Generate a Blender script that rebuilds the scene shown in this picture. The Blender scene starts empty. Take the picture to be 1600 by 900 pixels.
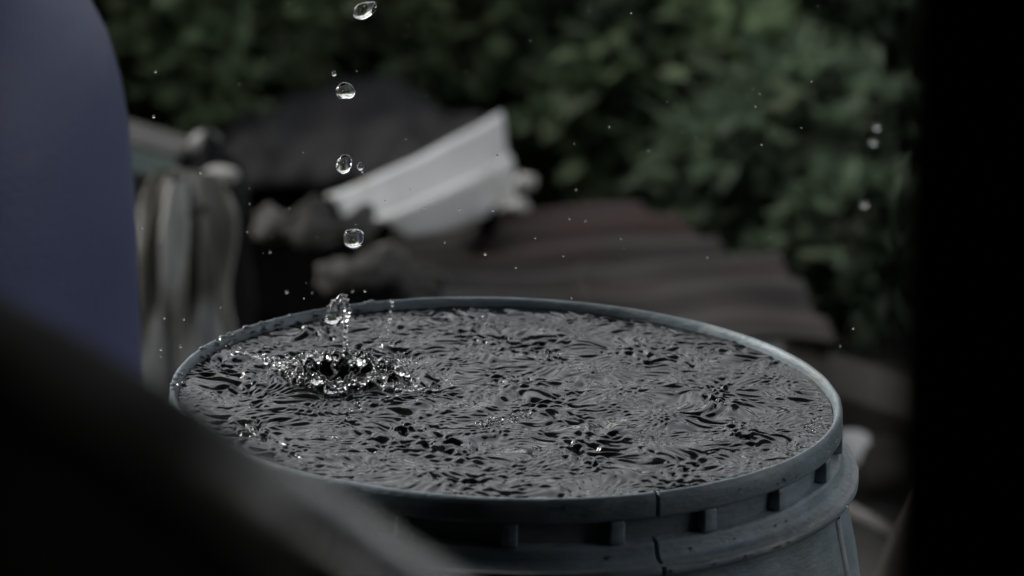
import bpy, bmesh, math, random
import numpy as np
from mathutils import Vector, Matrix, noise as mnoise

random.seed(7)
rng = np.random.default_rng(7)
scene = bpy.context.scene
COL = scene.collection
PI = math.pi

# ------------------------------------------------------------------ camera
ZR = 0.40                                    # height of the bucket rim (m)
CAM_D, CAM_E, CAM_ROLL, FPX = 2.0, math.radians(17.53), math.radians(1.78), 7002.0
CAM = Vector((0, -CAM_D * math.cos(CAM_E), ZR + CAM_D * math.sin(CAM_E)))
_f = (Vector((0, 0, ZR)) - CAM).normalized()
_r = Vector((1, 0, 0))
_u = _r.cross(_f)
_c, _s = math.cos(CAM_ROLL), math.sin(CAM_ROLL)
_r, _u = (_c * _r + _s * _u), (_c * _u - _s * _r)   # roll
_f = (_f * FPX + _r * (800 - 791) - _u * (450 - 610)).normalized()
_r = (_r - _f * _r.dot(_f)).normalized()
_u = _r.cross(_f)


def at(px, py, d):
    """world point seen at photo pixel (px,py), d metres along the view axis"""
    return CAM + d * (_f + _r * ((px - 800) / FPX) - _u * ((py - 450) / FPX))


def at_z(px, py, z):
    q = _f + _r * ((px - 800) / FPX) - _u * ((py - 450) / FPX)
    return CAM + q * ((z - CAM.z) / q.z)


cam_data = bpy.data.cameras.new("camera")
cam_data.sensor_width = 36
cam_data.lens = FPX / 1600 * 36
cam_data.clip_start, cam_data.clip_end = 0.02, 2000
cam_data.dof.use_dof = True
cam_data.dof.focus_distance = 1.985
cam_data.dof.aperture_fstop = 9
cam = bpy.data.objects.new("camera", cam_data)
COL.objects.link(cam)
M = Matrix.Identity(4)
for i in range(3):
    M[i][0], M[i][1], M[i][2], M[i][3] = _r[i], _u[i], -_f[i], CAM[i]
cam.matrix_world = M
scene.camera = cam

# ------------------------------------------------------------------ light: overcast daylight
SUN_EL, SUN_AZ = math.radians(32), math.radians(-60)     # az measured from +Y towards +X
world = bpy.data.worlds.new("World")
scene.world = world
world.use_nodes = True
wn = world.node_tree
bg = wn.nodes["Background"]
sky = wn.nodes.new("ShaderNodeTexSky")
sky.sky_type = 'NISHITA'
sky.sun_disc = False
sky.sun_elevation = SUN_EL
sky.sun_rotation = SUN_AZ
sky.dust_density = 2.5
sky.air_density = 1.0
hs = wn.nodes.new("ShaderNodeHueSaturation")
hs.inputs["Saturation"].default_value = 0.18
wn.links.new(sky.outputs[0], hs.inputs["Color"])
wn.links.new(hs.outputs[0], bg.inputs[0])
bg.inputs[1].default_value = 0.10
sun_d = bpy.data.lights.new("sun", 'SUN')
sun_d.energy = 0.55
sun_d.angle = math.radians(12)
sun_d.color = (1, 0.97, 0.93)
sun = bpy.data.objects.new("sun", sun_d)
COL.objects.link(sun)
sdir = Vector((math.sin(SUN_AZ) * math.cos(SUN_EL), math.cos(SUN_AZ) * math.cos(SUN_EL), math.sin(SUN_EL)))
sun.rotation_euler = (-sdir).to_track_quat('-Z', 'Y').to_euler()

scene.view_settings.view_transform = 'Standard'
scene.view_settings.look = 'None'
scene.view_settings.exposure = 1.6
scene.view_settings.gamma = 1
scene.render.engine = 'CYCLES'
scene.cycles.use_denoising = True
scene.cycles.max_bounces = 10
scene.cycles.transmission_bounces = 10
scene.cycles.caustics_reflective = False
scene.cycles.caustics_refractive = False


# ------------------------------------------------------------------ helpers
def tag(o, label=None, cat=None, group=None, kind=None):
    if label: o["label"] = label
    if cat: o["category"] = cat
    if group: o["group"] = group
    if kind: o["kind"] = kind
    return o


def link(name, me, parent=None, mat=None, smooth=True, loc=None):
    o = bpy.data.objects.new(name, me)
    COL.objects.link(o)
    if mat and not me.materials:
        me.materials.append(mat)
    if smooth:
        me.polygons.foreach_set("use_smooth", [True] * len(me.polygons))
    if loc is not None: o.location = loc
    if parent: attach(o, parent)
    return o


def attach(o, p):
    o.parent = p
    o.matrix_parent_inverse = Matrix.Translation(-Vector(p.location)) if p.type == 'EMPTY' else Matrix.Identity(4)


def empty(name, loc):
    o = bpy.data.objects.new(name, None)
    COL.objects.link(o)
    o.location = loc
    o.empty_display_size = 0.02
    return o


def mesh(name, v, f):
    me = bpy.data.meshes.new(name)
    me.from_pydata([tuple(p) for p in v], [], f)
    me.update()
    return me


def grid_mesh(name, P, closed_u=False, closed_v=False):
    """P[nu][nv] of points -> quads"""
    nu, nv = len(P), len(P[0])
    v = [p for row in P for p in row]
    f = []
    for i in range(nu if closed_u else nu - 1):
        for j in range(nv if closed_v else nv - 1):
            a, b = i % nu, (i + 1) % nu
            c, d = j % nv, (j + 1) % nv
            f.append((a * nv + c, b * nv + c, b * nv + d, a * nv + d))
    return mesh(name, v, f)


def solidify(o, t):
    m = o.modifiers.new("thickness", 'SOLIDIFY')
    m.thickness = t
    m.offset = 0
    return o


def box_bm(bm, cx, cy, cz, sx, sy, sz, rot=None, bev=0.0):
    r = bmesh.ops.create_cube(bm, size=1)
    vs = r['verts']
    bmesh.ops.scale(bm, vec=(sx, sy, sz), verts=vs)
    if bev:
        es = list({e for vv in vs for e in vv.link_edges})
        r2 = bmesh.ops.bevel(bm, geom=es, offset=bev, segments=2, affect='EDGES', profile=.5)
        vs = list({vv for ff in r2['faces'] for vv in ff.verts} | {vv for vv in vs if vv.is_valid})
    if rot: bmesh.ops.rotate(bm, cent=(0, 0, 0), matrix=rot, verts=vs)
    bmesh.ops.translate(bm, vec=(cx, cy, cz), verts=vs)


def bm_mesh(name, bm):
    me = bpy.data.meshes.new(name)
    bm.normal_update()
    bm.to_mesh(me)
    bm.free()
    return me


def tube_mesh(name, pts, rad, n=12, wob=0.0, seed=0):
    pts = [Vector(p) for p in pts]
    P = []
    prev = Vector((0.3, 0.2, 1)).normalized()
    for i, p in enumerate(pts):
        t = (pts[min(i + 1, len(pts) - 1)] - pts[max(i - 1, 0)]).normalized()
        a = (prev - t * prev.dot(t)).normalized()
        prev = a
        b = t.cross(a)
        r = rad[i] if hasattr(rad, '__len__') else rad
        row = []
        for k in range(n):
            th = 2 * PI * k / n
            rr = r * (1 + wob * mnoise.noise(p * 300 + Vector((math.cos(th), math.sin(th), seed)) * 1.5))
            row.append(p + a * (rr * math.cos(th)) + b * (rr * math.sin(th)))
        P.append(row)
    me = grid_mesh(name, P, closed_v=True)
    bm = bmesh.new(); bm.from_mesh(me)
    bmesh.ops.holes_fill(bm, edges=[e for e in bm.edges if e.is_boundary], sides=0)
    bmesh.ops.recalc_face_normals(bm, faces=bm.faces)
    bm.to_mesh(me); bm.free()
    return me


def smoothpath(ctrl, n):
    """Catmull-Rom through control points"""
    c = [Vector(p) for p in ctrl]
    c = [c[0] * 2 - c[1]] + c + [c[-1] * 2 - c[-2]]
    out = []
    seg = len(c) - 3
    for i in range(n):
        t = i / (n - 1) * seg
        k = min(int(t), seg - 1)
        u = t - k
        p0, p1, p2, p3 = c[k:k + 4]
        out.append(.5 * ((2 * p1) + (p2 - p0) * u + (2 * p0 - 5 * p1 + 4 * p2 - p3) * u * u + (3 * p1 - p0 - 3 * p2 + p3) * u ** 3))
    return out


def blob_mesh(name, seed=0, amp=.12, freq=1.2, sub=3, scale=(1, 1, 1)):
    bm = bmesh.new()
    bmesh.ops.create_icosphere(bm, subdivisions=sub, radius=1)
    off = Vector((seed * 7.3, seed * 3.1, seed * 1.7))
    for v in bm.verts:
        v.co *= 1 + amp * mnoise.noise(v.co * freq + off)
        v.co = Vector((v.co.x * scale[0], v.co.y * scale[1], v.co.z * scale[2]))
    return bm_mesh(name, bm)


# ------------------------------------------------------------------ materials
def mat(name):
    m = bpy.data.materials.new(name)
    m.use_nodes = True
    nt = m.node_tree
    return m, nt, nt.nodes["Principled BSDF"]


def noisy(name, c1, c2, scale=6, rough=.6, detail=5, bump=0.0, bscale=40, stretch=(1, 1, 1), c3=None, scale3=3, thr3=(.55, .65), spec=.5, coord='Object'):
    m, nt, b = mat(name)
    tc = nt.nodes.new("ShaderNodeTexCoord")
    mp = nt.nodes.new("ShaderNodeMapping")
    mp.inputs["Scale"].default_value = stretch
    nt.links.new(tc.outputs[coord], mp.inputs[0])
    n = nt.nodes.new("ShaderNodeTexNoise")
    n.inputs["Scale"].default_value = scale
    n.inputs["Detail"].default_value = detail
    nt.links.new(mp.outputs[0], n.inputs["Vector"])
    r = nt.nodes.new("ShaderNodeValToRGB")
    r.color_ramp.elements[0].position, r.color_ramp.elements[1].position = .32, .68
    r.color_ramp.elements[0].color, r.color_ramp.elements[1].color = (*c1, 1), (*c2, 1)
    nt.links.new(n.outputs["Fac"], r.inputs[0])
    col = r.outputs[0]
    if c3:
        n3 = nt.nodes.new("ShaderNodeTexNoise")
        n3.inputs["Scale"].default_value = scale3
        n3.inputs["Detail"].default_value = 6
        nt.links.new(mp.outputs[0], n3.inputs["Vector"])
        r3 = nt.nodes.new("ShaderNodeValToRGB")
        r3.color_ramp.elements[0].position, r3.color_ramp.elements[1].position = thr3
        r3.color_ramp.elements[0].color, r3.color_ramp.elements[1].color = (0, 0, 0, 1), (1, 1, 1, 1)
        nt.links.new(n3.outputs["Fac"], r3.inputs[0])
        mx = nt.nodes.new("ShaderNodeMix"); mx.data_type = 'RGBA'
        nt.links.new(r3.outputs[0], mx.inputs[0])
        nt.links.new(col, mx.inputs[6])
        mx.inputs[7].default_value = (*c3, 1)
        col = mx.outputs[2]
    nt.links.new(col, b.inputs["Base Color"])
    b.inputs["Roughness"].default_value = rough
    b.inputs["Specular IOR Level"].default_value = spec
    if bump:
        nb = nt.nodes.new("ShaderNodeTexNoise")
        nb.inputs["Scale"].default_value = bscale
        nb.inputs["Detail"].default_value = 4
        nt.links.new(mp.outputs[0], nb.inputs["Vector"])
        bp = nt.nodes.new("ShaderNodeBump")
        bp.inputs["Strength"].default_value = bump
        bp.inputs["Distance"].default_value = .002
        nt.links.new(nb.outputs["Fac"], bp.inputs["Height"])
        nt.links.new(bp.outputs[0], b.inputs["Normal"])
    return m


M_SOIL = noisy("wet_soil", (.010, .0085, .007), (.026, .022, .018), 9, .85, bump=.6, bscale=60)
M_BUCKET = noisy("bucket_plastic", (.185, .245, .285), (.30, .375, .425), 22, .45, bump=.25, bscale=260, stretch=(1, 1, 2.5),
                 c3=(.36, .39, .39), scale3=32, thr3=(.58, .70))
nt = M_BUCKET.node_tree                     # grime settled in blotches and smears round the bucket
b = nt.nodes["Principled BSDF"]
src_ = b.inputs["Base Color"].links[0].from_socket
tcg = nt.nodes.new("ShaderNodeTexCoord")
mpg = nt.nodes.new("ShaderNodeMapping"); mpg.inputs["Scale"].default_value = (1, 1, 1.8)
ng = nt.nodes.new("ShaderNodeTexNoise"); ng.inputs["Scale"].default_value = 17; ng.inputs["Detail"].default_value = 8; ng.inputs["Roughness"].default_value = .65
rg = nt.nodes.new("ShaderNodeValToRGB")
rg.color_ramp.elements[0].position, rg.color_ramp.elements[1].position = .40, .60
rg.color_ramp.elements[0].color, rg.color_ramp.elements[1].color = (.62, .61, .58, 1), (1, 1, 1, 1)
mg = nt.nodes.new("ShaderNodeMix"); mg.data_type = 'RGBA'; mg.blend_type = 'MULTIPLY'; mg.inputs[0].default_value = 1
nt.links.new(tcg.outputs["Object"], mpg.inputs[0]); nt.links.new(mpg.outputs[0], ng.inputs["Vector"]); nt.links.new(ng.outputs["Fac"], rg.inputs[0])
nt.links.new(src_, mg.inputs[6]); nt.links.new(rg.outputs[0], mg.inputs[7]); nt.links.new(mg.outputs[2], b.inputs["Base Color"])
M_WORN = noisy("bucket_worn_edge", (.24, .27, .29), (.40, .42, .42), 60, .5, stretch=(1, 1, 1), bump=.3, bscale=300)
M_BARREL = noisy("barrel_plastic", (.058, .068, .155), (.084, .095, .20), 5, .5, bump=.18, bscale=140, stretch=(1, 1, 2.2),
                 c3=(.16, .165, .22), scale3=4, thr3=(.60, .85))
M_BLACK = noisy("black_rubber", (.018, .018, .018), (.035, .034, .033), 20, .42, bump=.3, bscale=200)
M_EDGE = noisy("black_coping", (.015, .015, .0145), (.035, .034, .033), 9, .8, bump=.25, bscale=160)
nt = M_EDGE.node_tree                       # a wet, shiny stretch towards the right end, dry and dull at the left
b = nt.nodes["Principled BSDF"]
tcw = nt.nodes.new("ShaderNodeTexCoord")
sx = nt.nodes.new("ShaderNodeSeparateXYZ")
nw = nt.nodes.new("ShaderNodeTexNoise"); nw.inputs["Scale"].default_value = 30
aw = nt.nodes.new("ShaderNodeMath"); aw.operation = 'MULTIPLY_ADD'; aw.inputs[1].default_value = .02
rw = nt.nodes.new("ShaderNodeMapRange"); rw.inputs[1].default_value, rw.inputs[2].default_value = -.066, -.024
nt.links.new(tcw.outputs["Object"], sx.inputs[0]); nt.links.new(tcw.outputs["Object"], nw.inputs["Vector"])
nt.links.new(nw.outputs["Fac"], aw.inputs[0]); nt.links.new(sx.outputs[0], aw.inputs[2]); nt.links.new(aw.outputs[0], rw.inputs[0])
for sock, a0_, a1_ in (("Roughness", .85, .2), ("Specular IOR Level", .10, .7)):
    mr = nt.nodes.new("ShaderNodeMapRange"); mr.inputs[3].default_value, mr.inputs[4].default_value = a0_, a1_
    nt.links.new(rw.outputs[0], mr.inputs[0]); nt.links.new(mr.outputs[0], b.inputs[sock])
M_SHED = noisy("tarred_wood", (.008, .007, .006), (.016, .014, .012), 12, .9, stretch=(6, 6, 1), spec=.08)
M_TARP = noisy("dark_tarp", (.010, .010, .0105), (.019, .0185, .0195), 14, .85, bump=.5, bscale=80, spec=.12)
M_HOLLOW_SHADE = noisy("painted_hollow_shade", (.0012, .0012, .0012), (.0025, .0025, .0025), 14, 1.0, bump=.5, bscale=80, spec=0.0)  # near-black colour standing in for the shade under the tarp
M_RAG = noisy("grey_rag", (.06, .057, .053), (.115, .107, .098), 18, .9, bump=.6, bscale=120)
M_WHITE = noisy("white_sheet_paint", (.60, .595, .585), (.72, .715, .70), 9, .45, c3=(.38, .33, .27), scale3=14, thr3=(.55, .75), stretch=(1, 1, 1))
M_RUST = noisy("rusty_red_iron", (.017, .0148, .0135), (.034, .0305, .0285), 10, .8, bump=.5, bscale=90, stretch=(.8, 1.7, 1),
               c3=(.034, .018, .0155), scale3=7, thr3=(.48, .62), spec=.2)
M_SACK = noisy("sack_cloth", (.34, .335, .305), (.55, .545, .51), 26, .85, bump=.7, bscale=400, c3=(.095, .09, .068), scale3=16, thr3=(.48, .56), stretch=(1.5, 1.5, .28))
M_BOARD = noisy("weathered_board", (.05, .047, .044), (.085, .08, .075), 20, .75, stretch=(1, 6, 6), bump=.4)
M_BOARDG = noisy("greenish_paint", (.17, .23, .20), (.24, .30, .27), 20, .55)
M_STONE = noisy("pale_stone", (.26, .25, .235), (.42, .41, .39), 30, .8, bump=.6, bscale=140)
M_PLANK = noisy("brown_plank", (.05, .046, .04), (.062, .056, .050), 14, .85, spec=.15, stretch=(1, 6, 6), bump=.4)
M_STEM = noisy("bark", (.05, .042, .032), (.10, .085, .065), 40, .85, bump=.5)


def leaf_mat(name, dark, light, rough=.45):
    m, nt, b = mat(name)
    g = nt.nodes.new("ShaderNodeNewGeometry")
    r = nt.nodes.new("ShaderNodeValToRGB")
    r.color_ramp.elements[0].color, r.color_ramp.elements[1].color = (*dark, 1), (*light, 1)
    nt.links.new(g.outputs["Random Per Island"], r.inputs[0])
    nt.links.new(r.outputs[0], b.inputs["Base Color"])
    b.inputs["Roughness"].default_value = .65
    b.inputs["Specular IOR Level"].default_value = .15
    tl = nt.nodes.new("ShaderNodeBsdfTranslucent")
    nt.links.new(r.outputs[0], tl.inputs[0])
    ms = nt.nodes.new("ShaderNodeMixShader"); ms.inputs[0].default_value = .5
    nt.links.new(b.outputs[0], ms.inputs[1]); nt.links.new(tl.outputs[0], ms.inputs[2])
    nt.links.new(ms.outputs[0], nt.nodes["Material Output"].inputs[0])
    return m


M_LEAF = [leaf_mat("leaf_mid_green", (.105, .152, .080), (.185, .245, .135)),
          leaf_mat("leaf_dark_green", (.060, .086, .053), (.110, .148, .094)),
          leaf_mat("leaf_olive", (.108, .130, .070), (.190, .218, .125))]
M_PALELEAF = leaf_mat("leaf_pale_green", (.085, .115, .070), (.135, .165, .105))

M_WATER, nt, b = mat("rain_water")
b.inputs["Base Color"].default_value = (.010, .0105, .010, 1)
b.inputs["Roughness"].default_value = .03
b.inputs["IOR"].default_value = 1.333
M_DROP, nt, b = mat("clear_water")
b.inputs["Base Color"].default_value = (1, 1, 1, 1)
b.inputs["Roughness"].default_value = 0.0
b.inputs["IOR"].default_value = 1.333
b.inputs["Transmission Weight"].default_value = 1.0

# ------------------------------------------------------------------ ground
gn = 90
P = []
for i in range(gn + 1):
    row = []
    for j in range(gn + 1):
        u, v = i / gn * 2 - 1, j / gn * 2 - 1
        x = (abs(u) ** 2.6) * math.copysign(60, u)
        y = (abs(v) ** 2.6) * math.copysign(60, v) + 1.2
        d = math.hypot(x, y - 1)
        z = 0.012 * mnoise.noise(Vector((x * 6, y * 6, 0))) * math.exp(-d * .2) - .006
        row.append((x, y, z))
    P.append(row)
tag(link("ground", grid_mesh("ground", P), mat=M_SOIL), kind="structure")

# ------------------------------------------------------------------ shed the view is taken from
shed = empty("shed", (.1, -1.0, 0))
tag(shed, "unlit black shed whose door post walls off the right side of the view", "shed")


def boxpart(name, parent, m, cx, cy, cz, sx, sy, sz, bev=0.0, rot=None):
    bm = bmesh.new()
    box_bm(bm, 0, 0, 0, sx, sy, sz, rot, bev)
    return link(name, bm_mesh(name, bm), parent, m, smooth=False, loc=(cx, cy, cz))


pe = at(1384, 450, .92)
EAVE_Y, OPEN_Y = .98, pe.y
# door post with a rough waney edge
P = []
for k in range(61):
    z = k / 60 * 1.64
    w = .0022 * mnoise.noise(Vector((z * 9, 1.3, 0))) + .0012 * mnoise.noise(Vector((z * 40, 4.3, 0)))
    sh = -(z - pe.z) * math.tan(CAM_ROLL) * 1.0
    x0 = pe.x + w + sh
    P.append([(x0 + .004, OPEN_Y - .04, z), (x0, OPEN_Y - .034, z), (x0 + .022 + w, OPEN_Y + .034, z), (x0 + .03, OPEN_Y + .04, z),
              (x0 + .062, OPEN_Y + .04, z), (x0 + .062, OPEN_Y - .04, z)])
me = grid_mesh("door_post", P, closed_v=True)
link("door_post", me, shed, M_SHED)
boxpart("shade_side_wall", shed, M_SHED, 1.05, -1.82, .86, .03, 2.86, 1.72)  # unseen side walls, lengths set to shade the bucket front
boxpart("shade_side_wall", shed, M_SHED, -1.1, -1.63, .86, .03, 3.24, 1.72)
boxpart("back_wall", shed, M_SHED, -.025, -3.27, .88, 2.2, .03, 1.76)
bm = bmesh.new()
for i in range(16):                                   # unseen boards, eave pushed low past the bucket to darken its reflections
    x = -1.0 + i * .135
    box_bm(bm, x, -2.15, .002 * (i % 2), .128, 4.3, .02)
shade_roof = link("shade_roof", bm_mesh("shade_roof", bm), shed, M_SHED, smooth=False, loc=(0, EAVE_Y, 1.36))
shade_roof.rotation_euler = (math.radians(-4.5), 0, 0)

# ------------------------------------------------------------------ the bucket
bucket = empty("bucket", (0, 0, 0))
tag(bucket, "blue grey plastic bucket brimful of rain water, cracked through its rim", "bucket")
CRACK = -1.117            # angle (from +X) of the crack
_q = at_z(1022, 766, ZR)
CRACK = math.atan2(_q.y, _q.x)
th_list = list(np.linspace(0, 2 * PI, 361)[:-1])
for d in [q_ * .0011 for q_ in range(-11, 12)]:
    th_list.append((CRACK + d) % (2 * PI))
th_list = sorted(th_list)


def lathe(name, prof, th=th_list, wob=0.0, crack=0.0, squash=True):
    P = []
    for a in th:
        row = []
        dc = (a - CRACK + PI) % (2 * PI) - PI
        for k, (r, z) in enumerate(prof):
            # the crack wanders a little with height
            wv = .0008 * math.sin(z * 260)
            cut = min(crack, max(0, r - .1462)) * max(0.0, 1 - (abs(dc - wv) / .0066) ** 4)
            rr = r * (1 + (.0035 * math.cos(2 * a + 1.1) if squash else 0)) - cut + wob * mnoise.noise(Vector((math.cos(a) * 9, math.sin(a) * 9, z * 60)))
            row.append((rr * math.cos(a), rr * math.sin(a), z))
        P.append(row)
    me = grid_mesh(name, P, closed_u=True)
    return me


Z = ZR
rim_prof = [(.1452, Z - .060), (.1453, Z - .020), (.1456, Z - .0065), (.1460, Z - .0028), (.1468, Z - .0008), (.1478, Z),
            (.1487, Z - .0003), (.1494, Z - .0012), (.1499, Z - .0030), (.1502, Z - .0095), (.1498, Z - .0107), (.1490, Z - .0112), (.1443, Z - .0112)]
link("rim", lathe("rim", rim_prof, crack=.006, wob=.00035), bucket, M_BUCKET)
collar_prof = [(.1444, Z - .0108), (.1444, Z - .0195), (.1449, Z - .0206), (.1484, Z - .0213), (.1498, Z - .0219), (.1504, Z - .0232),
               (.1510, Z - .0262), (.1520, Z - .0280), (.1536, Z - .0290), (.1560, Z - .0296), (.1576, Z - .0302), (.1583, Z - .0316),
               (.1583, Z - .0332), (.1574, Z - .0346), (.1555, Z - .0352), (.1528, Z - .0354)]
link("collar", lathe("collar", collar_prof, crack=.006, wob=.0004), bucket, M_BUCKET)
# scuffed pale line worn along the lip of the collar
P = []
for a in np.linspace(0, 2 * PI, 541)[:-1]:
    w = .5 + .5 * mnoise.noise(Vector((math.cos(a) * 14, math.sin(a) * 14, 3)))
    w2 = mnoise.noise(Vector((math.cos(a) * 40, math.sin(a) * 40, 8)))
    k = .0008 + .0011 * w + .0004 * w2
    row = []
    for t in (-1, -.33, .33, 1):
        r = .1566 + t * k
        zz = Z - .02955 - .00035 * (t + .3) + .00012 * (1 - t * t)
        rr = r * (1 + .0035 * math.cos(2 * a + 1.1)) + .0004 * mnoise.noise(Vector((math.cos(a) * 9, math.sin(a) * 9, (Z - .03) * 60)))
        row.append((rr * math.cos(a), rr * math.sin(a), zz))
    P.append(row)
link("scuffed_edge", grid_mesh("scuffed_edge", P, closed_u=True), bucket, M_WORN)
body_prof = [(.1535, Z - .0350), (.1530, Z - .0380), (.1535, Z - .043), (.1556, Z - .052), (.1590, Z - .066), (.1625, Z - .085), (.1652, Z - .11),
             (.1670, Z - .15), (.1672, Z - .25), (.1650, Z - .33), (.160, Z - .385), (.154, Z - .398), (.0, Z - .3985)]
link("body", lathe("body", body_prof, wob=.0007, crack=0), bucket, M_BUCKET)
# webs between rim and collar (the slots of the collar lie between them)
web_px = [(1095, 795), (1200, 768), (940, 812), (785, 815)]
base = math.radians(-90 + 1.2)
bmw = bmesh.new()
box_bm(bmw, 0, 0, 0, .0070, .0072, .0100, None, .0009)
for v in bmw.verts:
    if v.co.z < -.003: v.co.y *= 1.12
me_web = bm_mesh("web", bmw)
for i in range(21):
    a = base + i * 2 * PI / 21 + .02 * mnoise.noise(Vector((i * 3.7, 0, 0)))
    r = .1466 * (1 + .0035 * math.cos(2 * a + 1.1))
    o = link("web", me_web, bucket, M_BUCKET, loc=(r * math.cos(a), r * math.sin(a), Z - .0160))
    o.rotation_euler = (0, 0, a + PI / 2)
# vertical reinforcing rib on the right flank, scuffed pale along its edge
P = []
a0 = math.radians(-17)
for k in range(26):
    z = Z - .040 - k / 25 * .20
    r = np.interp(-(z - Z), [-q[1] + Z for q in body_prof[:-1]], [q[0] for q in body_prof[:-1]])
    w = .020 + .006 * mnoise.noise(Vector((z * 60, 0, 0)))
    row = []
    for t, h in ((-1, -.001), (-.8, .0010), (-.2, .0016), (.5, .0016), (.8, .0010), (1, -.001)):
        a = a0 + t * w
        rr = (r + h)
        row.append((rr * math.cos(a), rr * math.sin(a), z))
    P.append(row)
link("flank_rib", grid_mesh("flank_rib", P), bucket, M_WORN)

# ------------------------------------------------------------------ the water in it
ZW = ZR - .0042
SP = at_z(528, 588, ZW)                     # where the drops fall
RW = .1461


def spectral(n, l0, l1, slope, seed, bias=None):
    r = np.random.default_rng(seed)
    lam = np.exp(r.uniform(math.log(l0), math.log(l1), n))
    ang = r.uniform(0, 2 * PI, n)
    if bias is not None:
        ang = bias + r.normal(0, .75, n)
    k = 2 * PI / lam
    amp = slope * math.sqrt(2 / n) / k
    return k * np.cos(ang), k * np.sin(ang), amp, r.uniform(0, 2 * PI, n)


W_LONG = spectral(40, .020, .050, .07, 3)
W_MID = spectral(130, .0046, .0120, .25, 5, .75)
W_FINE = spectral(110, .0030, .0052, .11, 9)
W_MID2 = spectral(110, .0050, .0130, .21, 21)
W_WARP = spectral(24, .02, .06, 1.0, 11)
W_MOD = spectral(24, .03, .08, 1.0, 13)


def field(W, x, y):
    o = np.zeros_like(x)
    for kx, ky, a, p in zip(*W):
        o += a * np.sin(kx * x + ky * y + p)
    return o


def water_h(x, y):
    wx, wy = field(W_WARP, x, y) * .55, field(W_WARP, y + .4, x - .2) * .55
    m = field(W_MOD, x, y)
    m = m / (np.std(m) if np.size(m) > 50 else .0075)
    d = np.hypot(x - SP.x, y - SP.y)
    nearsp = np.exp(-(d / .06) ** 2)
    xx, yy = x + wx, y + wy
    mid = field(W_MID, xx, yy)
    fine = field(W_FINE, xx, yy)
    mid2 = field(W_MID2, xx, yy)
    mid = .55 * mid - .55 * np.sqrt(mid ** 2 + 3e-9) + .75 * np.maximum(mid2, -.00012)      # creased crests, flat troughs
    h = field(W_LONG, x, y) + mid * np.clip(1 + .6 * m, .15, 2.2) + fine * np.clip(1 - .35 * m + 1.2 * nearsp, .3, 2.4)
    # crater, its lumpy wall and the rings running out of it
    an = np.arctan2(y - SP.y, x - SP.x)
    rj = .0205 * (1 + .10 * np.sin(3 * an + 1) + .06 * np.sin(7 * an) + .04 * np.sin(13 * an + 2))
    h += -.0065 * np.exp(-(d / (rj * .70)) ** 2)
    h += (.0030 + .0012 * np.sin(9 * an) + .0009 * np.sin(17 * an + 1)) * np.exp(-((d - rj) / .0042) ** 2)
    h += .0011 * np.exp(-d / .05) * np.sin(2 * PI * d / .0125) * (d > rj)
    edge = np.clip((RW - np.hypot(x, y)) / .012, 0, 1)
    h *= .45 + .55 * edge
    return h


N = 560
g = np.linspace(-RW - .0006, RW + .0006, N)
X, Y = np.meshgrid(g, g, indexing='ij')
H = water_h(X, Y)
inside = np.hypot(X, Y) < RW
idx = -np.ones((N, N), int)
idx[inside] = np.arange(inside.sum())
co = np.stack([X[inside], Y[inside], H[inside] + ZW], 1)
q = np.stack([idx[:-1, :-1], idx[1:, :-1], idx[1:, 1:], idx[:-1, 1:]], -1).reshape(-1, 4)
q = q[(q >= 0).all(1)]
me = bpy.data.meshes.new("water")
me.vertices.add(len(co)); me.vertices.foreach_set("co", co.ravel())
me.loops.add(q.size); me.loops.foreach_set("vertex_index", q.ravel().astype(np.int32))
me.polygons.add(len(q)); me.polygons.foreach_set("loop_start", np.arange(0, q.size, 4, dtype=np.int32))
me.update(calc_edges=True)
tag(link("water", me, mat=M_WATER), "choppy grey rain water filling the bucket to its brim", kind="structure")


def wz(x, y):
    return ZW + float(water_h(np.array([x]), np.array([y]))[0])


# ------------------------------------------------------------------ splash, jet, froth and drops
drop_meshes = [blob_mesh("bead", s, .10, 1.3, 2, (1, 1, random.uniform(.85, 1.1))) for s in range(8)]
for m_ in drop_meshes:
    m_.materials.append(M_DROP)
    m_.polygons.foreach_set("use_smooth", [True] * len(m_.polygons))


def bead(name, p, r, parent=None, stretch=(1, 1, 1)):
    o = bpy.data.objects.new(name, random.choice(drop_meshes))
    COL.objects.link(o)
    o.location = p
    o.scale = (r * stretch[0], r * stretch[1], r * stretch[2])
    o.rotation_euler = (0, 0, random.uniform(0, 6.28))
    if parent: attach(o, parent)
    return o


splash = empty("splash", (SP.x, SP.y, ZW))
tag(splash, "beaded crown shaped splash thrown up where the falling drops hit the water", "splash")
# the crown wall: ragged glassy ring
pts = []
rads = []
for k in range(121):
    a = 2 * PI * k / 120
    rj = .0205 * (1 + .10 * math.sin(3 * a + 1) + .06 * math.sin(7 * a) + .04 * math.sin(13 * a + 2))
    x, y = SP.x + rj * math.cos(a), SP.y + rj * math.sin(a)
    pts.append((x, y, ZW + .0030 + .0016 * math.sin(9 * a) + .0010 * math.sin(23 * a + 2)))
    rads.append(.0014 + .0006 * math.sin(19 * a) + .0004 * math.sin(31 * a))
P = []
for k in range(120):
    c = Vector(pts[k]); a = 2 * PI * k / 120
    er = Vector((math.cos(a), math.sin(a), 0))
    P.append([c + er * (rads[k] * math.cos(t)) + Vector((0, 0, 1.7 * rads[k] * math.sin(t))) for t in np.linspace(0, 2 * PI, 13)[:-1]])
link("crown", grid_mesh("crown", P, closed_u=True, closed_v=True), splash, M_DROP)
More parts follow.
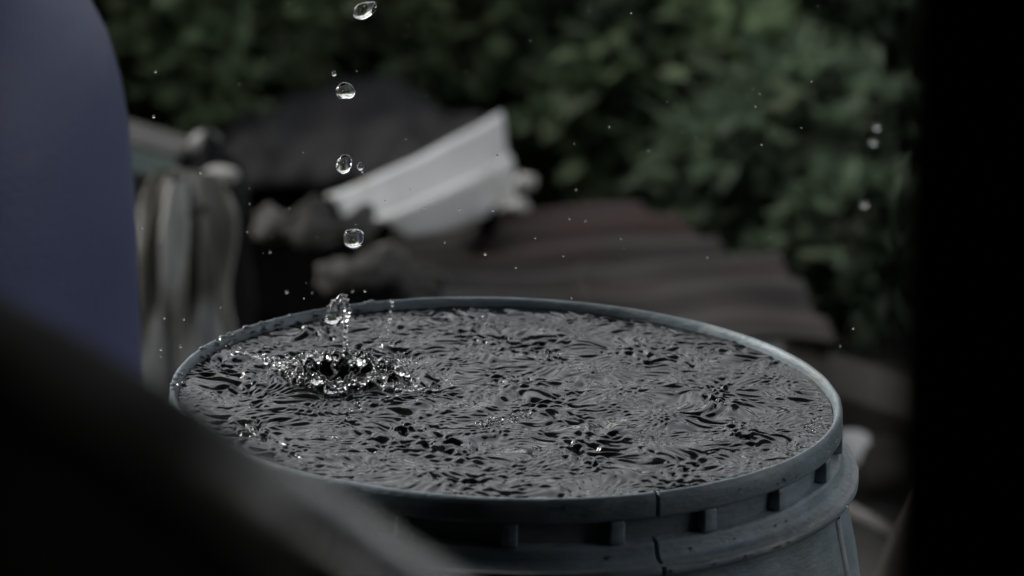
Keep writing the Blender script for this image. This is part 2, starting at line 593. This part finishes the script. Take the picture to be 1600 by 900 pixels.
for k in range(215):
    a = random.uniform(0, 2 * PI)
    rj = .0205 * (1 + .10 * math.sin(3 * a + 1) + .06 * math.sin(7 * a) + .04 * math.sin(13 * a + 2))
    rr = rj + random.gauss(.0012, .0028)
    x, y = SP.x + rr * math.cos(a), SP.y + rr * math.sin(a)
    r = random.choice((.0006, .0008, .0010, .0012, .0016, .0019, .0023)) * random.uniform(.85, 1.2)
    bead("bead", (x, y, wz(x, y) + random.uniform(.2, 1.3) * r + max(0, random.gauss(0, .0012))), r, splash)
for k in range(80):      # looser beads drifting off to the right of the crown
    px, py = random.gauss(606, 27), random.gauss(580, 19)
    p = at_z(px, py, ZW)
    r = random.uniform(.0005, .0014)
    bead("bead", (p.x, p.y, wz(p.x, p.y) + r * .5), r, splash)
for k in range(26):      # string of beads trailing to the right
    t = k / 25
    p = at_z(612 + 72 * t, 612 - 6 * t + random.gauss(0, 2.2), ZW)
    r = random.uniform(.0006, .0011)
    bead("bead", (p.x, p.y, wz(p.x, p.y) + r * .5), r, splash)
# ligament flung out to the left
ctl = [at_z(x, y, ZW + .002) for x, y in ((362, 541), (378, 545), (400, 549), (421, 557), (440, 567), (456, 577))]
path = smoothpath(ctl, 40)
path = [Vector((p.x, p.y, wz(p.x, p.y) + .0007)) for p in path]
rad = [.0008 + .0006 * abs(math.sin(k * .55)) + .0004 * mnoise.noise(Vector((k * .4, 0, 0))) for k in range(40)]
link("ligament", tube_mesh("ligament", path, rad, 12, .3), splash, M_DROP)
for k in range(22):
    p = path[random.randrange(40)]
    r = random.uniform(.0005, .0013)
    bead("bead", (p.x + random.gauss(0, .002), p.y + random.gauss(0, .006), p.z + r * .4), r, splash)

# jet with a folded head
jb = at_z(540, 545, ZW)
JD = (jb - CAM).dot(_f)
jet = empty("water_jet", (jb.x, jb.y, ZW))
tag(jet, "bent glassy tongue of water standing at the far rim behind the splash", "water jet")
ctl = [at(x, y, JD + dd) for x, y, dd in ((517, 507, -.002), (520, 497, 0), (525, 486, 0), (531, 475, .001), (535, 465, .001), (536, 459, .001))]
path = smoothpath(ctl, 26)
rad = np.interp(np.linspace(0, 1, 26), [0, .08, .3, .5, .75, .92, 1], [.0014, .0032, .0046, .0044, .0028, .0020, .0006])
me = tube_mesh("head", path, rad, 16, .35, 2)
link("head", me, jet, M_DROP)
ctl = [at(x, y, JD - .002) for x, y in ((536, 462), (541, 474), (543, 488), (540, 500), (540, 515), (539, 530), (540, 545))]
path = smoothpath(ctl, 46)
rad = [(.0016 if k < 18 else .0010) * (1 + .35 * math.sin(k * 1.5)) for k in range(46)]
link("stem", tube_mesh("stem", path, rad, 10, .3, 5), jet, M_DROP)
for x, y, r in ((540, 513, .0013), (539, 501, .0011), (540, 492, .0010), (538, 524, .0009), (541, 537, .0008)):
    bead("bead", at(x, y, JD - .003), r, jet)
# second thin string of drops
s2 = at_z(607, 536, ZW)
D2 = (s2 - CAM).dot(_f)
string = empty("drop_string", (s2.x, s2.y, ZW))
tag(string, "thin upright string of small beads right of the bent water jet", "water drops")
for x, y, r in ((612, 470, .0011), (613, 477, .0008), (610, 486, .0007), (609, 496, .0012), (608, 502, .0008), (606, 514, .0006), (606, 521, .0005), (605, 528, .0004)):
    bead("bead", at(x, y, D2), r, string)

# froth
for lab, px, py, sx, sy, n, slope in (("sparkling streak of froth near the middle of the water", 787, 657, 27, 4, 40, -.22),
                                      ("pale froth cluster close to the far rim of the bucket", 772, 505, 16, 5, 30, .2),
                                      ("little froth cluster right of the far froth cluster", 862, 552, 9, 4, 16, 0),
                                      ("froth clinging to the right hand rim", 1262, 668, 12, 9, 18, -1.2)):
    c = at_z(px, py, ZW)
    fr = empty("froth", (c.x, c.y, ZW))
    tag(fr, lab, "froth")
    for k in range(n):
        u = random.gauss(0, 1) if n < 35 else random.uniform(-1.6, 1.6)
        x_, y_ = px + u * sx, py + u * sx * slope + random.gauss(0, 1) * sy
        p = at_z(x_, y_, ZW)
        if math.hypot(p.x, p.y) > RW - .001: continue
        r = random.uniform(.0006, .0012)
        bead("bubble", (p.x, p.y, wz(p.x, p.y) + r * .15), r, fr)
# beads and lapped water on the left part of the rim
lap = empty("rim_overflow", (-.14, .03, ZR))
tag(lap, "lumpy water lapped over the left end of the rim, with drops clinging to the bucket", "water")
for k in range(60):
    a = random.uniform(math.radians(112), math.radians(192))
    r0 = random.uniform(.1445, .1488)
    r = random.uniform(.0006, .0017)
    z = np.interp(r0, [.1445, .1460, .1478, .1488], [ZR - .006, ZR - .003, ZR, ZR - .0003])
    bead("bead", (r0 * math.cos(a), r0 * math.sin(a), z), r, lap, (1.3, 1.3, .6))

for k in range(70):
    a = CRACK + random.gauss(.45, .55)
    r0, z0 = random.choice(((.1503, Z - random.uniform(.003, .009)), (.1503, Z - random.uniform(.003, .009)), (.1585, Z - .0322), (.1513, Z - .0262)))
    r0 *= 1 + .0035 * math.cos(2 * a + 1.1)
    r = random.uniform(.00025, .0007)
    o = bead("clinging_drop", (r0 * math.cos(a), r0 * math.sin(a), z0), r, lap, (1, 1, 1.3))
# big falling drops
big = [((570, 15), (.0060, .0046, .0036), -25, 3, "topmost falling drop, elongated and cut by the top edge of the view"),
       ((540, 143), (.0044, .0042, .0037), 8, 5, "squat falling drop in front of the top of the dark tarp"),
       ((538, 257), (.0036, .0036, .0042), 10, 8, "falling drop with a small companion beside it, above the white sheet"),
       ((563, 260), (.0016, .0015, .0020), 0, 9, "small companion drop just right of a larger falling drop"),
       ((553, 373), (.0046, .0044, .0048), 0, 12, "lowest large falling drop, round, under the left tip of the white sheet"),
       ((522, 115), (.0011, .0011, .0014), 0, 14, "tiny bright drop just above the squat falling drop")]
DD = (SP - CAM).dot(_f)
for (px, py), sc, tilt, sd, lab in big:
    me = blob_mesh("water_drop", sd, .22, 1.1, 4, sc)
    o = link("water_drop", me, None, M_DROP, loc=at(px, py, DD))
    o.rotation_euler = (0, math.radians(tilt), 0)
    tag(o, lab, "water drop", "drops falling into the bucket")
# fine spray
spray = [(777, 243, 4), (717, 327, 4), (770, 328, 4), (758, 397, 5), (422, 394, 4), (448, 456, 6), (282, 541, 5), (252, 556, 5), (251, 546, 4),
         (372, 528, 4), (222, 356, 3), (1190, 226, 3), (1313, 541, 3), (1333, 513, 4), (695, 379, 3), (893, 466, 3), (806, 418, 3), (313, 270, 4),
         (390, 318, 3), (240, 182, 5), (243, 112, 4), (475, 530, 8), (490, 532, 4), (640, 534, 5), (452, 325, 3), (386, 362, 3), (551, 455, 4),
         (570, 455, 4), (475, 466, 3), (488, 457, 3), (700, 560, 5), (697, 592, 6), (706, 600, 5), (1105, 402, 3), (1013, 235, 3), (952, 198, 3),
         (900, 296, 3), (890, 342, 3), (915, 345, 3), (836, 372, 3), (880, 400, 3), (986, 20, 3), (1268, 127, 3), (1180, 166, 3), (970, 373, 3),
         (663, 325, 3), (655, 333, 3), (566, 268, 4), (555, 350, 3), (257, 497, 4), (287, 499, 3), (345, 480, 3)]
for k in range(60):
    spray.append((random.uniform(215, 1400) if k % 3 else random.gauss(560, 130), random.uniform(0, 520), random.uniform(1.0, 2.0)))
for px, py, w in spray:
    if py > 470 and w < 2.7: continue
    o = bead("spray_droplet", at(px, py, DD + random.uniform(-.10, .14)), w * .5 / 3500)
    where = ("against the blue barrel" if px < 212 and py > 60 else
             "in front of the pale sack" if px < 365 and py > 250 else
             "low over the churned water" if py > 525 and px < 1000 else
             "above the splash, against the black hollow" if px < 690 and py > 385 else
             "in front of the white corrugated sheet" if 520 < px < 835 and 190 < py < 355 else
             "in front of the dark tarpaulin" if 340 < px < 720 and 140 < py <= 385 else
             "over the rusty roofing" if 690 <= px < 1250 and py > 335 else
             "beside the black shed post" if px > 1290 else
             "in front of the shrubs at the left" if px < 700 else
             "in front of the shrubs at the right")
    tag(o, "fine speck of spray hanging " + where, "water droplet", "fine spray in the air")
for px, py, w, lab in ((1370, 198, 11, "upper blurred drop of a close pair near the black shed post"),
                       (1364, 222, 11, "lower blurred drop of a close pair near the black shed post"),
                       (1350, 319, 11, "single blurred drop near the black shed post, below the pair")):
    o = bead("water_drop", at(px, py, 2.6), w * .5 / 2700)
    tag(o, lab, "water drop", "blurred drops by the shed post")

# ------------------------------------------------------------------ blue barrel
BD = 2.42
sil = [(95, -90), (128, -45), (152, 0), (175, 50), (192, 120), (203, 200), (208, 300), (211, 400), (212, 480), (213, 560)]
ax = at(-260, 300, BD)
prof = []
for px, py in sil:
    p = at(px, py, BD)
    prof.append((p.x - ax.x, p.z))
rb = prof[-1][0]
prof += [(rb + .001, prof[-1][1] * .5), (rb, .03), (rb - .012, .004), (0, .003)]
top = prof[0]
prof = [(0, top[1] + .012), (top[0] - .03, top[1] + .012)] + prof
barrel = empty("barrel", (ax.x, ax.y, 0))
tag(barrel, "dull blue plastic barrel with rounded shoulder at the left edge", "barrel")
P = []
for a in np.linspace(0, 2 * PI, 97)[:-1]:
    P.append([(ax.x + r * math.cos(a), ax.y + r * math.sin(a), z) for r, z in prof])
link("body", grid_mesh("body", P, closed_u=True), barrel, M_BARREL)
P = []
for a in np.linspace(0, 2 * PI, 97)[:-1]:
    P.append([(ax.x + r * math.cos(a), ax.y + r * math.sin(a), top[1] + z) for r, z in ((.05, .0124), (.05, .030), (.047, .034), (.0, .034))])
link("cap", grid_mesh("cap", P, closed_u=True), barrel, M_BLACK)

# ------------------------------------------------------------------ low black wall in the near foreground
zc = at(420, 738, 1.02).z
ctl = [(-300, 330), (-100, 432), (0, 487), (100, 540), (205, 604), (320, 676), (420, 738), (520, 803), (625, 874), (720, 945), (860, 1060), (1000, 1180)]
path = smoothpath([at_z(x, y, zc) for x, y in ctl], 70)
fg = empty("low_wall", (path[35].x, path[35].y, 0))
tag(fg, "blurred black low wall with a rounded shiny top slanting across the near left corner", "low wall")
HW = .0120
P, PW = [], []
for k, p in enumerate(path):
    t = (path[min(k + 1, 69)] - path[max(k - 1, 0)]).normalized()
    nb = Vector((-t.y, t.x, 0)).normalized()           # away from the camera
    if nb.y < 0: nb = -nb
    wv = .0015 * mnoise.noise(Vector((k * .13, 0, 3)))
    row = []
    for a, h in ((-HW, -.020), (-HW, -.010), (-HW * .97, -.006), (-HW * .88, -.0028), (-HW * .7, -.0008), (-HW * .35, .0006), (0, .0011), (HW * .35, .0006), (HW * .7, -.0008),
                 (HW * .9, -.0032), (HW, -.009), (HW, -.020)):
        row.append(p + nb * a + Vector((0, 0, h + wv)))
    P.append(row)
    PW.append([p + nb * a + Vector((0, 0, h)) for a, h in ((-HW + .003, -.019), (-HW + .003, -zc), (HW - .003, -zc), (HW - .003, -.019))])
link("coping", grid_mesh("coping", P, closed_v=True), fg, M_EDGE)
link("face", grid_mesh("face", PW, closed_v=True), fg, M_SHED, smooth=False)

# ------------------------------------------------------------------ pile behind: dark tarp
HD = 3.74
tarp = empty("tarp_heap", tuple(at(530, 330, HD)))
tarp.location.z = 0
tag(tarp, "dark grey tarpaulin bunched over a low heap behind the white sheet", "tarpaulin")
crest = [(318, 262), (340, 235), (370, 195), (430, 160), (500, 143), (580, 130), (630, 132), (665, 155), (695, 178), (740, 186), (775, 210)]
front = [(352, 500), (360, 505), (372, 510), (430, 512), (500, 512), (580, 512), (640, 505), (690, 480), (715, 440), (745, 390), (775, 350)]
cp = [(c[0], c[1]) for c in crest]
P = []
nu = 70
for i in range(nu):
    t = i / (nu - 1) * (len(crest) - 1)
    k = min(int(t), len(crest) - 2); u = t - k
    cx, cy = (crest[k][j] * (1 - u) + crest[k + 1][j] * u for j in (0, 1))
    fx, fy = (front[k][j] * (1 - u) + front[k + 1][j] * u for j in (0, 1))
    A = at(cx, cy, HD + .04)
    B = at(fx, fy, HD - .40)
    row = []
    for j in range(34):
        v = j / 33
        if v < .6:
            w = v / .6
            p = B.lerp(A, w)
            bul = math.sin(PI * w)
            p = p + Vector((0, .01, .020)) * bul
        else:
            w = (v - .6) / .4
            p = Vector((A.x, A.y + .22 * w, A.z * (1 - w ** 1.6)))
        n = mnoise.noise(Vector((p.x * 16 + p.z * 9, p.y * 6, p.z * 9 + 3))) * .026 + mnoise.noise(Vector((p.x * 45 + p.z * 30, p.y * 20, p.z * 22))) * .015 + abs(mnoise.noise(Vector((p.x * 22 - p.z * 30, p.y * 9, 5)))) * .022
        env = min(1, v * 3) * (0.75 if abs(v - .6) < .08 else 1)
        row.append(p + Vector((0, -.8, .6)) * n * env)
    P.append(row)
o = link("cover", grid_mesh("cover", [r_[9:] for r_ in P]), tarp, M_TARP)
solidify(o, .003)
o = link("hollow_shade", grid_mesh("hollow_shade", [[p + Vector((0, .004 * min(j, 4), -.004 * min(j, 4))) for j, p in enumerate(r_[:12])] for r_ in P]), tarp, M_HOLLOW_SHADE)  # foot of the heap split off, the hollow's shade painted black
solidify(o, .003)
def rag(name, pts, w, d, lab, m, seed, tw=.35):
    c = [at(x, y, d + dz) for x, y, dz in pts]
    path = smoothpath(c, 40)
    P = []
    for i, p in enumerate(path):
        t = i / 39
        row = []
        ww = w * (.45 + .55 * math.sin(PI * min(1, max(0.02, t))) ** .6)
        for j in range(14):
            v = j / 13 * 2 - 1
            n = mnoise.noise(Vector((t * 5 + seed, v * 1.2, seed)))
            n2 = mnoise.noise(Vector((t * 12 + seed, v * 3, seed + 4)))
            up = .75 * v * ww
            out = -math.cos(v * PI / 2) * ww * .55 + n * w * .5
            row.append(p + Vector((n2 * w * .3, out, up + n * w * .35 + n2 * w * .3)))
        P.append(row)
    o = link(name, grid_mesh(name, P), None, m)
    solidify(o, .003)
    return tag(o, lab, "rag")


rag("rag", [(398, 350, 0), (440, 348, -.01), (490, 352, -.02), (540, 358, 0), (585, 350, .01)], .020, 3.20, "crumpled grey brown rag under the left tip of the white sheet", M_RAG, 2)
rag("rag", [(498, 425, 0), (545, 424, -.01), (600, 420, -.01), (650, 432, 0), (690, 455, .01)], .017, 3.14, "crumpled grey rag lower down, at the left end of the rusty roofing", M_RAG, 9)

# ------------------------------------------------------------------ white corrugated sheet
D2 = at(688, 350, 3.36)
A, B, C, D = at(510, 322, 3.27), at(782, 184, 3.47), at(812, 326, 3.43), at(594, 360, 3.235)
nrm = (B - A).cross(D - A).normalized()
if nrm.dot(CAM - A) < 0: nrm = -nrm
P = []
NU, NV = 40, 64
for i in range(NU):
    u = i / (NU - 1)
    row = []
    for j in range(NV):
        v = j / (NV - 1)
        uu = u
        Lp = A.lerp(D, v / .55) if v < .55 else D.lerp(D2, (v - .55) / .45)
        p = Lp.lerp(B.lerp(C, v), uu)
        h = (.0105 - .0045 * u) * .9 * math.cos(2 * PI * (v * 2.05 - .12)) * (1 - .25 * v)
        h += .003 * mnoise.noise(Vector((u * 3, v * 3, 1)))
        sag = -.004 * math.sin(PI * u)
        row.append(p + nrm * (h + sag))
    P.append(row)
o = link("corrugated_sheet", grid_mesh("corrugated_sheet", P), None, M_WHITE)
solidify(o, .003)
tag(o, "dirty white corrugated roofing offcut propped on the dark tarpaulin", "corrugated sheet")
for k, (px, py, rx, lab) in enumerate(((822, 285, 17, "pale lump at the upper right corner of the white sheet"), (815, 322, 14, "pale lump at the lower right corner of the white sheet"))):
    me = blob_mesh("stone", 20 + k, .3, 1.4, 3, (rx / 2100, .008, rx / 2300))
    tag(link("stone", me, None, M_STONE, loc=at(px, py, 3.33)), lab, "stone", "pale stones around the heap")


# ------------------------------------------------------------------ rusty roofing
def rusty(pxs, z, lab, amp=.0042, waves=5.5, dz=(0, 0, 0, 0), ph=0, seed=0):
    q = [at_z(px, py, z + d) for (px, py), d in zip(pxs, dz)]
    A, B, C, D = q
    P = []
    for i in range(70):
        u = i / 69
        row = []
        for j in range(90):
            v = j / 89
            e = .05 * mnoise.noise(Vector((v * 4, seed, 0)))
            uu = u + e * (u - .5) * 2
            p = A * (1 - uu) * (1 - v) + B * uu * (1 - v) + C * uu * v + D * (1 - uu) * v
            hh = amp * math.sin(2 * PI * v * waves + ph) + .010 * mnoise.noise(Vector((u * 2.2, v * 2.2, seed)))
            row.append(p + Vector((0, 0, hh)))
        P.append(row)
    o = link("roofing_sheet", grid_mesh("roofing_sheet", P), None, M_RUST)
    solidify(o, .002)
    return tag(o, lab, "roofing sheet", "rusty roofing sheets")


rusty([(610, 350), (985, 318), (1290, 470), (640, 500)], .095, "large rusty red brown corrugated roofing sheet lying behind the bucket", waves=5.0, seed=2)
rusty([(900, 425), (1215, 405), (1330, 545), (930, 560)], .105, "smaller redder roofing sheet overlapping the big one at its right end", waves=3.0, seed=7, ph=1.2)
# blocks they rest on
for px, py, lab in ((760, 430, "rough block under the rusty roofing, left"), (1120, 450, "rough block under the rusty roofing, right")):
    c = at_z(px, py, .075)
    bm = bmesh.new(); box_bm(bm, 0, 0, 0, .09, .16, .076, None, .006)
    for v in bm.verts: v.co *= 1 + .05 * mnoise.noise(v.co * 30)
    tag(link("stone_block", bm_mesh("stone_block", bm), None, M_STONE, smooth=False, loc=(c.x, c.y, .036)), lab, "block", "blocks under the roofing")

# ------------------------------------------------------------------ sack and bits at the left
SD = 3.02
sc_ = at(283, 400, SD)
zt = at(292, 262, SD).z
P = []
for k in range(46):
    v = k / 45
    z = zt * (1 - v)
    r = np.interp(v, [0, .06, .12, .3, .6, .9, 1], [.014, .019, .022, .025, .027, .029, .025])
    row = []
    for a in np.linspace(0, 2 * PI, 97)[:-1]:
        fold = .30 * math.sin(3 * a + .4 + 2.6 * v) + .16 * math.sin(7 * a - 2.0 * v) * (1 - .4 * v) + .12 * math.sin(13 * a + 3 * v) + .34 * mnoise.noise(Vector((math.cos(a) * 2, math.sin(a) * 2, v * 4)))
        rr = r * (1 + fold)
        row.append((sc_.x + rr * math.cos(a) * 1.05, sc_.y + rr * math.sin(a), z))
    P.append(row)
sack = empty("sack", (sc_.x, sc_.y, 0))
tag(sack, "pale sacking gathered at the neck, standing right of the blue barrel", "sack")
link("cloth", grid_mesh("cloth", P, closed_v=True), sack, M_SACK)
link("tie", tube_mesh("tie", [(sc_.x + .0155 * math.cos(a), sc_.y + .0155 * math.sin(a), zt * .90) for a in np.linspace(0, 2 * PI * .98, 24)], .003, 8), sack, M_TARP)

bp = at(225, 218, 3.3)
board = empty("board", tuple(bp)); board.location.z = 0
tag(board, "grey board with a pale green front edge poking out behind the blue barrel", "board")
e0, e1 = at(150, 215, 3.22), at(277, 252, 3.22)
dirv = (e1 - e0).normalized()
back = Vector((.25, .97, 0)).normalized()
up = Vector((0, 0, 1))


def slab(name, e0, e1, back, depth, thick, m, parent, zoff=0):
    v = []
    for p in (e0, e1):
        for b_ in (0, depth):
            for t in (0, -thick):
                v.append(p + back * b_ + up * (t + zoff))
    f = [(0, 1, 3, 2), (4, 6, 7, 5), (0, 4, 5, 1), (2, 3, 7, 6), (0, 2, 6, 4), (1, 5, 7, 3)]
    me = mesh(name, v, f)
    bm = bmesh.new(); bm.from_mesh(me)
    bmesh.ops.recalc_face_normals(bm, faces=bm.faces)
    bmesh.ops.bevel(bm, geom=list(bm.edges), offset=.0015, segments=2, affect='EDGES')
    bm.to_mesh(me); bm.free()
    return link(name, me, parent, m, smooth=False)


slab("plank", e0 + Vector((0, .004, .003)), e1 + Vector((0, .004, .003)), back, .05, .012, M_BOARD, board)
slab("green_edge", e0, e1, back, .0035, .018, M_BOARDG, board)
for k in range(2):
    p = e0.lerp(e1, .25 + .6 * k) + back * .025
    boxpart("leg", board, M_BOARD, p.x, p.y, (p.z - .002) / 2, .02, .02, p.z - .002)
for k, (px, py, sx, sz, d, lab) in enumerate(((320, 224, 23, 20, 3.25, "rounded pale stone resting beside the green edged board"),
                                              (345, 272, 28, 13, 3.12, "flat pale stone above the sack, against the tarpaulin"))):
    me = blob_mesh("stone", 30 + k, .3, 1.3, 3, (sx / 2200, .010, sz / 2200))
    tag(link("stone", me, None, M_STONE, loc=at(px, py, d)), lab, "stone", "pale stones around the heap")
# dark bundle the stones lie on
me = blob_mesh("cloth_bundle", 41, .35, 1.6, 4, (.030, .035, .105))
b_ = at(330, 300, 3.24)
tag(link("cloth_bundle", me, None, M_TARP, loc=(b_.x, b_.y, .095)), "dark cloth bundle between the sack and the tarpaulin", "bundle")

# ------------------------------------------------------------------ things on the ground right of the bucket
RB = at_z(1370, 640, .03)
e0, e1 = at_z(1285, 612, .05), at_z(1470, 668, .05)
pl = empty("plank", (e0.x, e0.y, 0))
tag(pl, "weathered brown plank lying on the ground right of the bucket", "plank")
slab("board", e0, e1, Vector((.1, 1, 0)).normalized(), .10, .024, M_PLANK, pl)
for p in (e0.lerp(e1, .2), e0.lerp(e1, .8)):
    boxpart("batten", pl, M_PLANK, p.x, p.y + .05, .0125, .03, .06, .024, .002)
me = blob_mesh("white_pebble", 51, .25, 1.2, 3, (.017, .016, .018))
tag(link("white_stone", me, None, M_WHITE, loc=at_z(1328, 712, .02)), "bright white stone touching the outline of the bucket on the right", "stone")
me = blob_mesh("stone", 53, .35, 1.3, 3, (.032, .03, .02))
tag(link("stone", me, None, M_PLANK, loc=at_z(1385, 730, .012)), "dull brown stone in the shade by the black post", "stone")
e0, e1 = at_z(1290, 775, .03), at_z(1470, 872, .02)
tag(link("pole", tube_mesh("pole", [e0, e0.lerp(e1, .5), e1], .0042, 12), None, M_BOARD), "thin grey pole lying aslant on the ground right of the bucket", "pole")
e0, e1 = at_z(1372, 940, .0), at_z(1450, 940, .0)
tp = at(1405, 775, (e0 - CAM).dot(_f))
P = []
for i in range(12):
    t = i / 11
    w = .5 * (1 - t ** 1.8) + .06
    cx = e0.lerp(e1, .5).lerp(tp, t) + Vector((.02 * math.sin(t * 2) * t, .02 * t, 0))
    P.append([cx + Vector(((s) * (e1.x - e0.x) * w, .006 * abs(s), 0)) for s in (-1, -.5, 0, .5, 1)])
o = link("slate", grid_mesh("slate", P), None, M_PLANK)
solidify(o, .004)
tag(o, "pointed grey slate standing upright at the foot of the black post", "slate")


# ------------------------------------------------------------------ shrubs behind
def leaf_arrays(L, W, bend=.25):
    return np.array([(0, 0, 0), (W * .42, L * .28, .04 * L), (-W * .42, L * .28, .04 * L), (W * .5, L * .55, .02 * L - bend * L * .1), (-W * .5, L * .55, .02 * L - bend * L * .1),
                     (0, L * .5, -.05 * L), (0, L, -bend * L * .6)]), [(0, 1, 5, 2), (1, 3, 5), (2, 5, 4), (3, 6, 5), (4, 5, 6)]


def leaf_cloud(name, pts, out, size, r_):
    V, F = [], []
    n = 0
    for p, o_ in zip(pts, out):
        L = size * r_.uniform(.6, 1.35)
        a, f = leaf_arrays(L, L * r_.uniform(.42, .62), r_.uniform(.1, .5))
        d = Vector(o_) + Vector((r_.normal(0, .6), r_.normal(0, .6), r_.normal(-.1, .5)))
        if d.length < 1e-3: d = Vector((0, 0, 1))
        q = d.normalized().to_track_quat('Y', 'Z')
        m3 = np.array(q.to_matrix())
        roll = r_.normal(0, .5)
        R = np.array(Matrix.Rotation(roll, 3, 'Y'))
        V.append(a @ R.T @ m3.T + np.array(p))
        F += [tuple(i + n for i in ff) for ff in f]
        n += 7
    return mesh(name, np.concatenate(V), F)


a_, f_ = leaf_arrays(.075, .042, .3)
ME_BIG = mesh("leaf", a_, f_)
ME_BIG.materials.append(M_PALELEAF)


def shrub_parts(cx, cy, rx, ry, h, leaves, seed, m, size=.029):
    leaves = int(leaves * 1.7)
    r_ = np.random.default_rng(seed)
    root = empty("shrub", (cx, cy, 0))
    clumps = []
    for k in range(34):
        u = r_.normal(0, 1, 3); u /= np.linalg.norm(u)
        rad = r_.uniform(.35, 1) ** .6
        clumps.append((cx + u[0] * rx * rad, cy + u[1] * ry * rad, max(.03, h * .5 + u[2] * h * .5 * rad)))
    # stems: from the root out to the clumps
    V, F = [], []
    for k, c in enumerate(clumps[::2]):
        p0 = Vector((cx + r_.normal(0, .015), cy + r_.normal(0, .015), -.01)); p2 = Vector(c)
        p1 = p0.lerp(p2, .5) + Vector((r_.normal(0, .02), r_.normal(0, .02), .05))
        pts = smoothpath([p0, p1, p2], 7)
        n0 = len(V)
        for i, p in enumerate(pts):
            rr = .006 * (1 - .75 * i / 6)
            for q_ in range(5):
                an = 2 * PI * q_ / 5
                V.append((p.x + rr * math.cos(an), p.y + rr * math.sin(an), p.z))
        for i in range(6):
            for q_ in range(5):
                F.append((n0 + i * 5 + q_, n0 + i * 5 + (q_ + 1) % 5, n0 + (i + 1) * 5 + (q_ + 1) % 5, n0 + (i + 1) * 5 + q_))
    link("stems", mesh("stems", V, F), root, M_STEM)
    pts, out = [], []
    ctr = np.array((cx, cy, h * .35))
    for k in range(leaves):
        c = np.array(clumps[r_.integers(len(clumps))])
        p = c + r_.normal(0, 1, 3) * np.array((rx, ry, h * .5)) * .16
        p[2] = max(.01, p[2])
        pts.append(p); o_ = (p - ctr); out.append(o_ / (np.linalg.norm(o_) + 1e-6))
    o = link("foliage", leaf_cloud("foliage", pts, out, size, r_), root, m, smooth=False)
    o["kind"] = "stuff"
    return root, clumps


# (pixel x, distance, half width, height, leaves, material, label)
shrubs = [
    (215, 3.90, .13, .25, 2200, 0, "leafy green shrub right of the blue barrel, above the board"),
    (370, 3.98, .13, .25, 2200, 2, "olive shrub over the left shoulder of the dark tarpaulin"),
    (520, 4.08, .13, .26, 2200, 0, "green shrub behind the dark tarpaulin, under the topmost drop"),
    (670, 4.00, .12, .24, 2200, 2, "olive tinged shrub behind the right shoulder of the dark tarpaulin"),
    (790, 3.95, .09, .27, 1700, 0, "bright green shrub over the upper right corner of the white sheet"),
    (965, 3.95, .13, .22, 2000, 1, "low dark shrub right behind the far edge of the rusty roofing"),
    (1090, 3.85, .12, .19, 2000, 0, "lowest shrub, at the far right corner of the rusty roofing"),
    (1200, 4.00, .13, .25, 2200, 0, "shrub with big pale leaves between the rusty roofing and the black post"),
    (1270, 3.62, .11, .17, 1700, 1, "small dark shrub sprouting at the right end of the roofing"),
    (1350, 3.48, .08, .10, 1200, 1, "smallest shrub, low behind the plank right of the bucket"),
    (1385, 3.95, .11, .24, 2000, 1, "nearest shrub, dark, beside the black shed post"),
    (880, 4.60, .16, .42, 2000, 1, "dark shrub far back in the gap over the white sheet"),
    (1060, 4.50, .17, .40, 2200, 0, "taller dark green shrub behind the low one at the roofing"),
    (1330, 4.45, .17, .40, 2200, 2, "rear olive shrub over the right end of the roofing"),
    (600, 4.70, .18, .42, 2200, 1, "rear dark shrub over the tarpaulin"),
    (330, 4.60, .18, .42, 2200, 2, "rear olive shrub over the barrel side"),
]
for k, (px, d, hw, h, nl, mi, lab) in enumerate(shrubs):
    c = at(px, 200, d)
    root, clumps = shrub_parts(c.x, c.y, hw, hw * .85, h, nl, 100 + k, M_LEAF[mi])
    tag(root, lab, "shrub", "shrubs behind the bucket")
    for q_ in range(7):
        cl = clumps[random.randrange(len(clumps))]
        if cl[1] > c.y: cl = (cl[0], 2 * c.y - cl[1], cl[2])
        o = link("leaf", ME_BIG, root, None, smooth=False, loc=cl)
        o.rotation_euler = (random.uniform(-.5, .9), random.uniform(-.5, .5), random.uniform(2.2, 4.1))
# the pale leaves
for px, py, d, rt in ((1185, 12, 4.0, 0), (1262, 88, 4.0, .4), (800, 22, 4.1, -.3), (765, 10, 4.1, .5), (1375, 540, 3.55, .1), (340, 10, 4.1, .2), (1268, 175, 4.0, -.3)):
    o = link("leaf", ME_BIG, None, None, smooth=False, loc=at(px, py - 30, d))
    o.rotation_euler = (math.radians(-125), 0, rt)
    best = min([s for s in bpy.data.objects if s.name.startswith("shrub") and s.type == 'EMPTY'], key=lambda s: (s.location.xy - o.location.xy).length)
    attach(o, best)
# the wood that closes the view behind and to both sides of the shrubs
r_ = np.random.default_rng(77)
pts, out = [], []
for k in range(420):
    a = r_.uniform(-1.25, 1.25)
    R = r_.uniform(4.3, 6.0) - (1.6 if abs(a) > .45 and r_.random() < .4 else 0)
    c = np.array((R * math.sin(a), R * math.cos(a) - .3, 0))
    top = .4 + math.tan(math.radians(16.0 + 2.5 * mnoise.noise(Vector((a * 6, 3, 0))))) * R
    h = r_.uniform(.05, 1) ** .8 * top
    c[2] = h
    for q_ in range(75):
        p = c + r_.normal(0, 1, 3) * np.array((.16, .16, .11))
        p[2] = max(.02, p[2])
        pts.append(p); out.append((r_.normal(0, .5), -.7, .3))
o = link("wood", leaf_cloud("wood", pts, out, .075, r_), None, M_LEAF[1], smooth=False)
tag(o, kind="stuff")
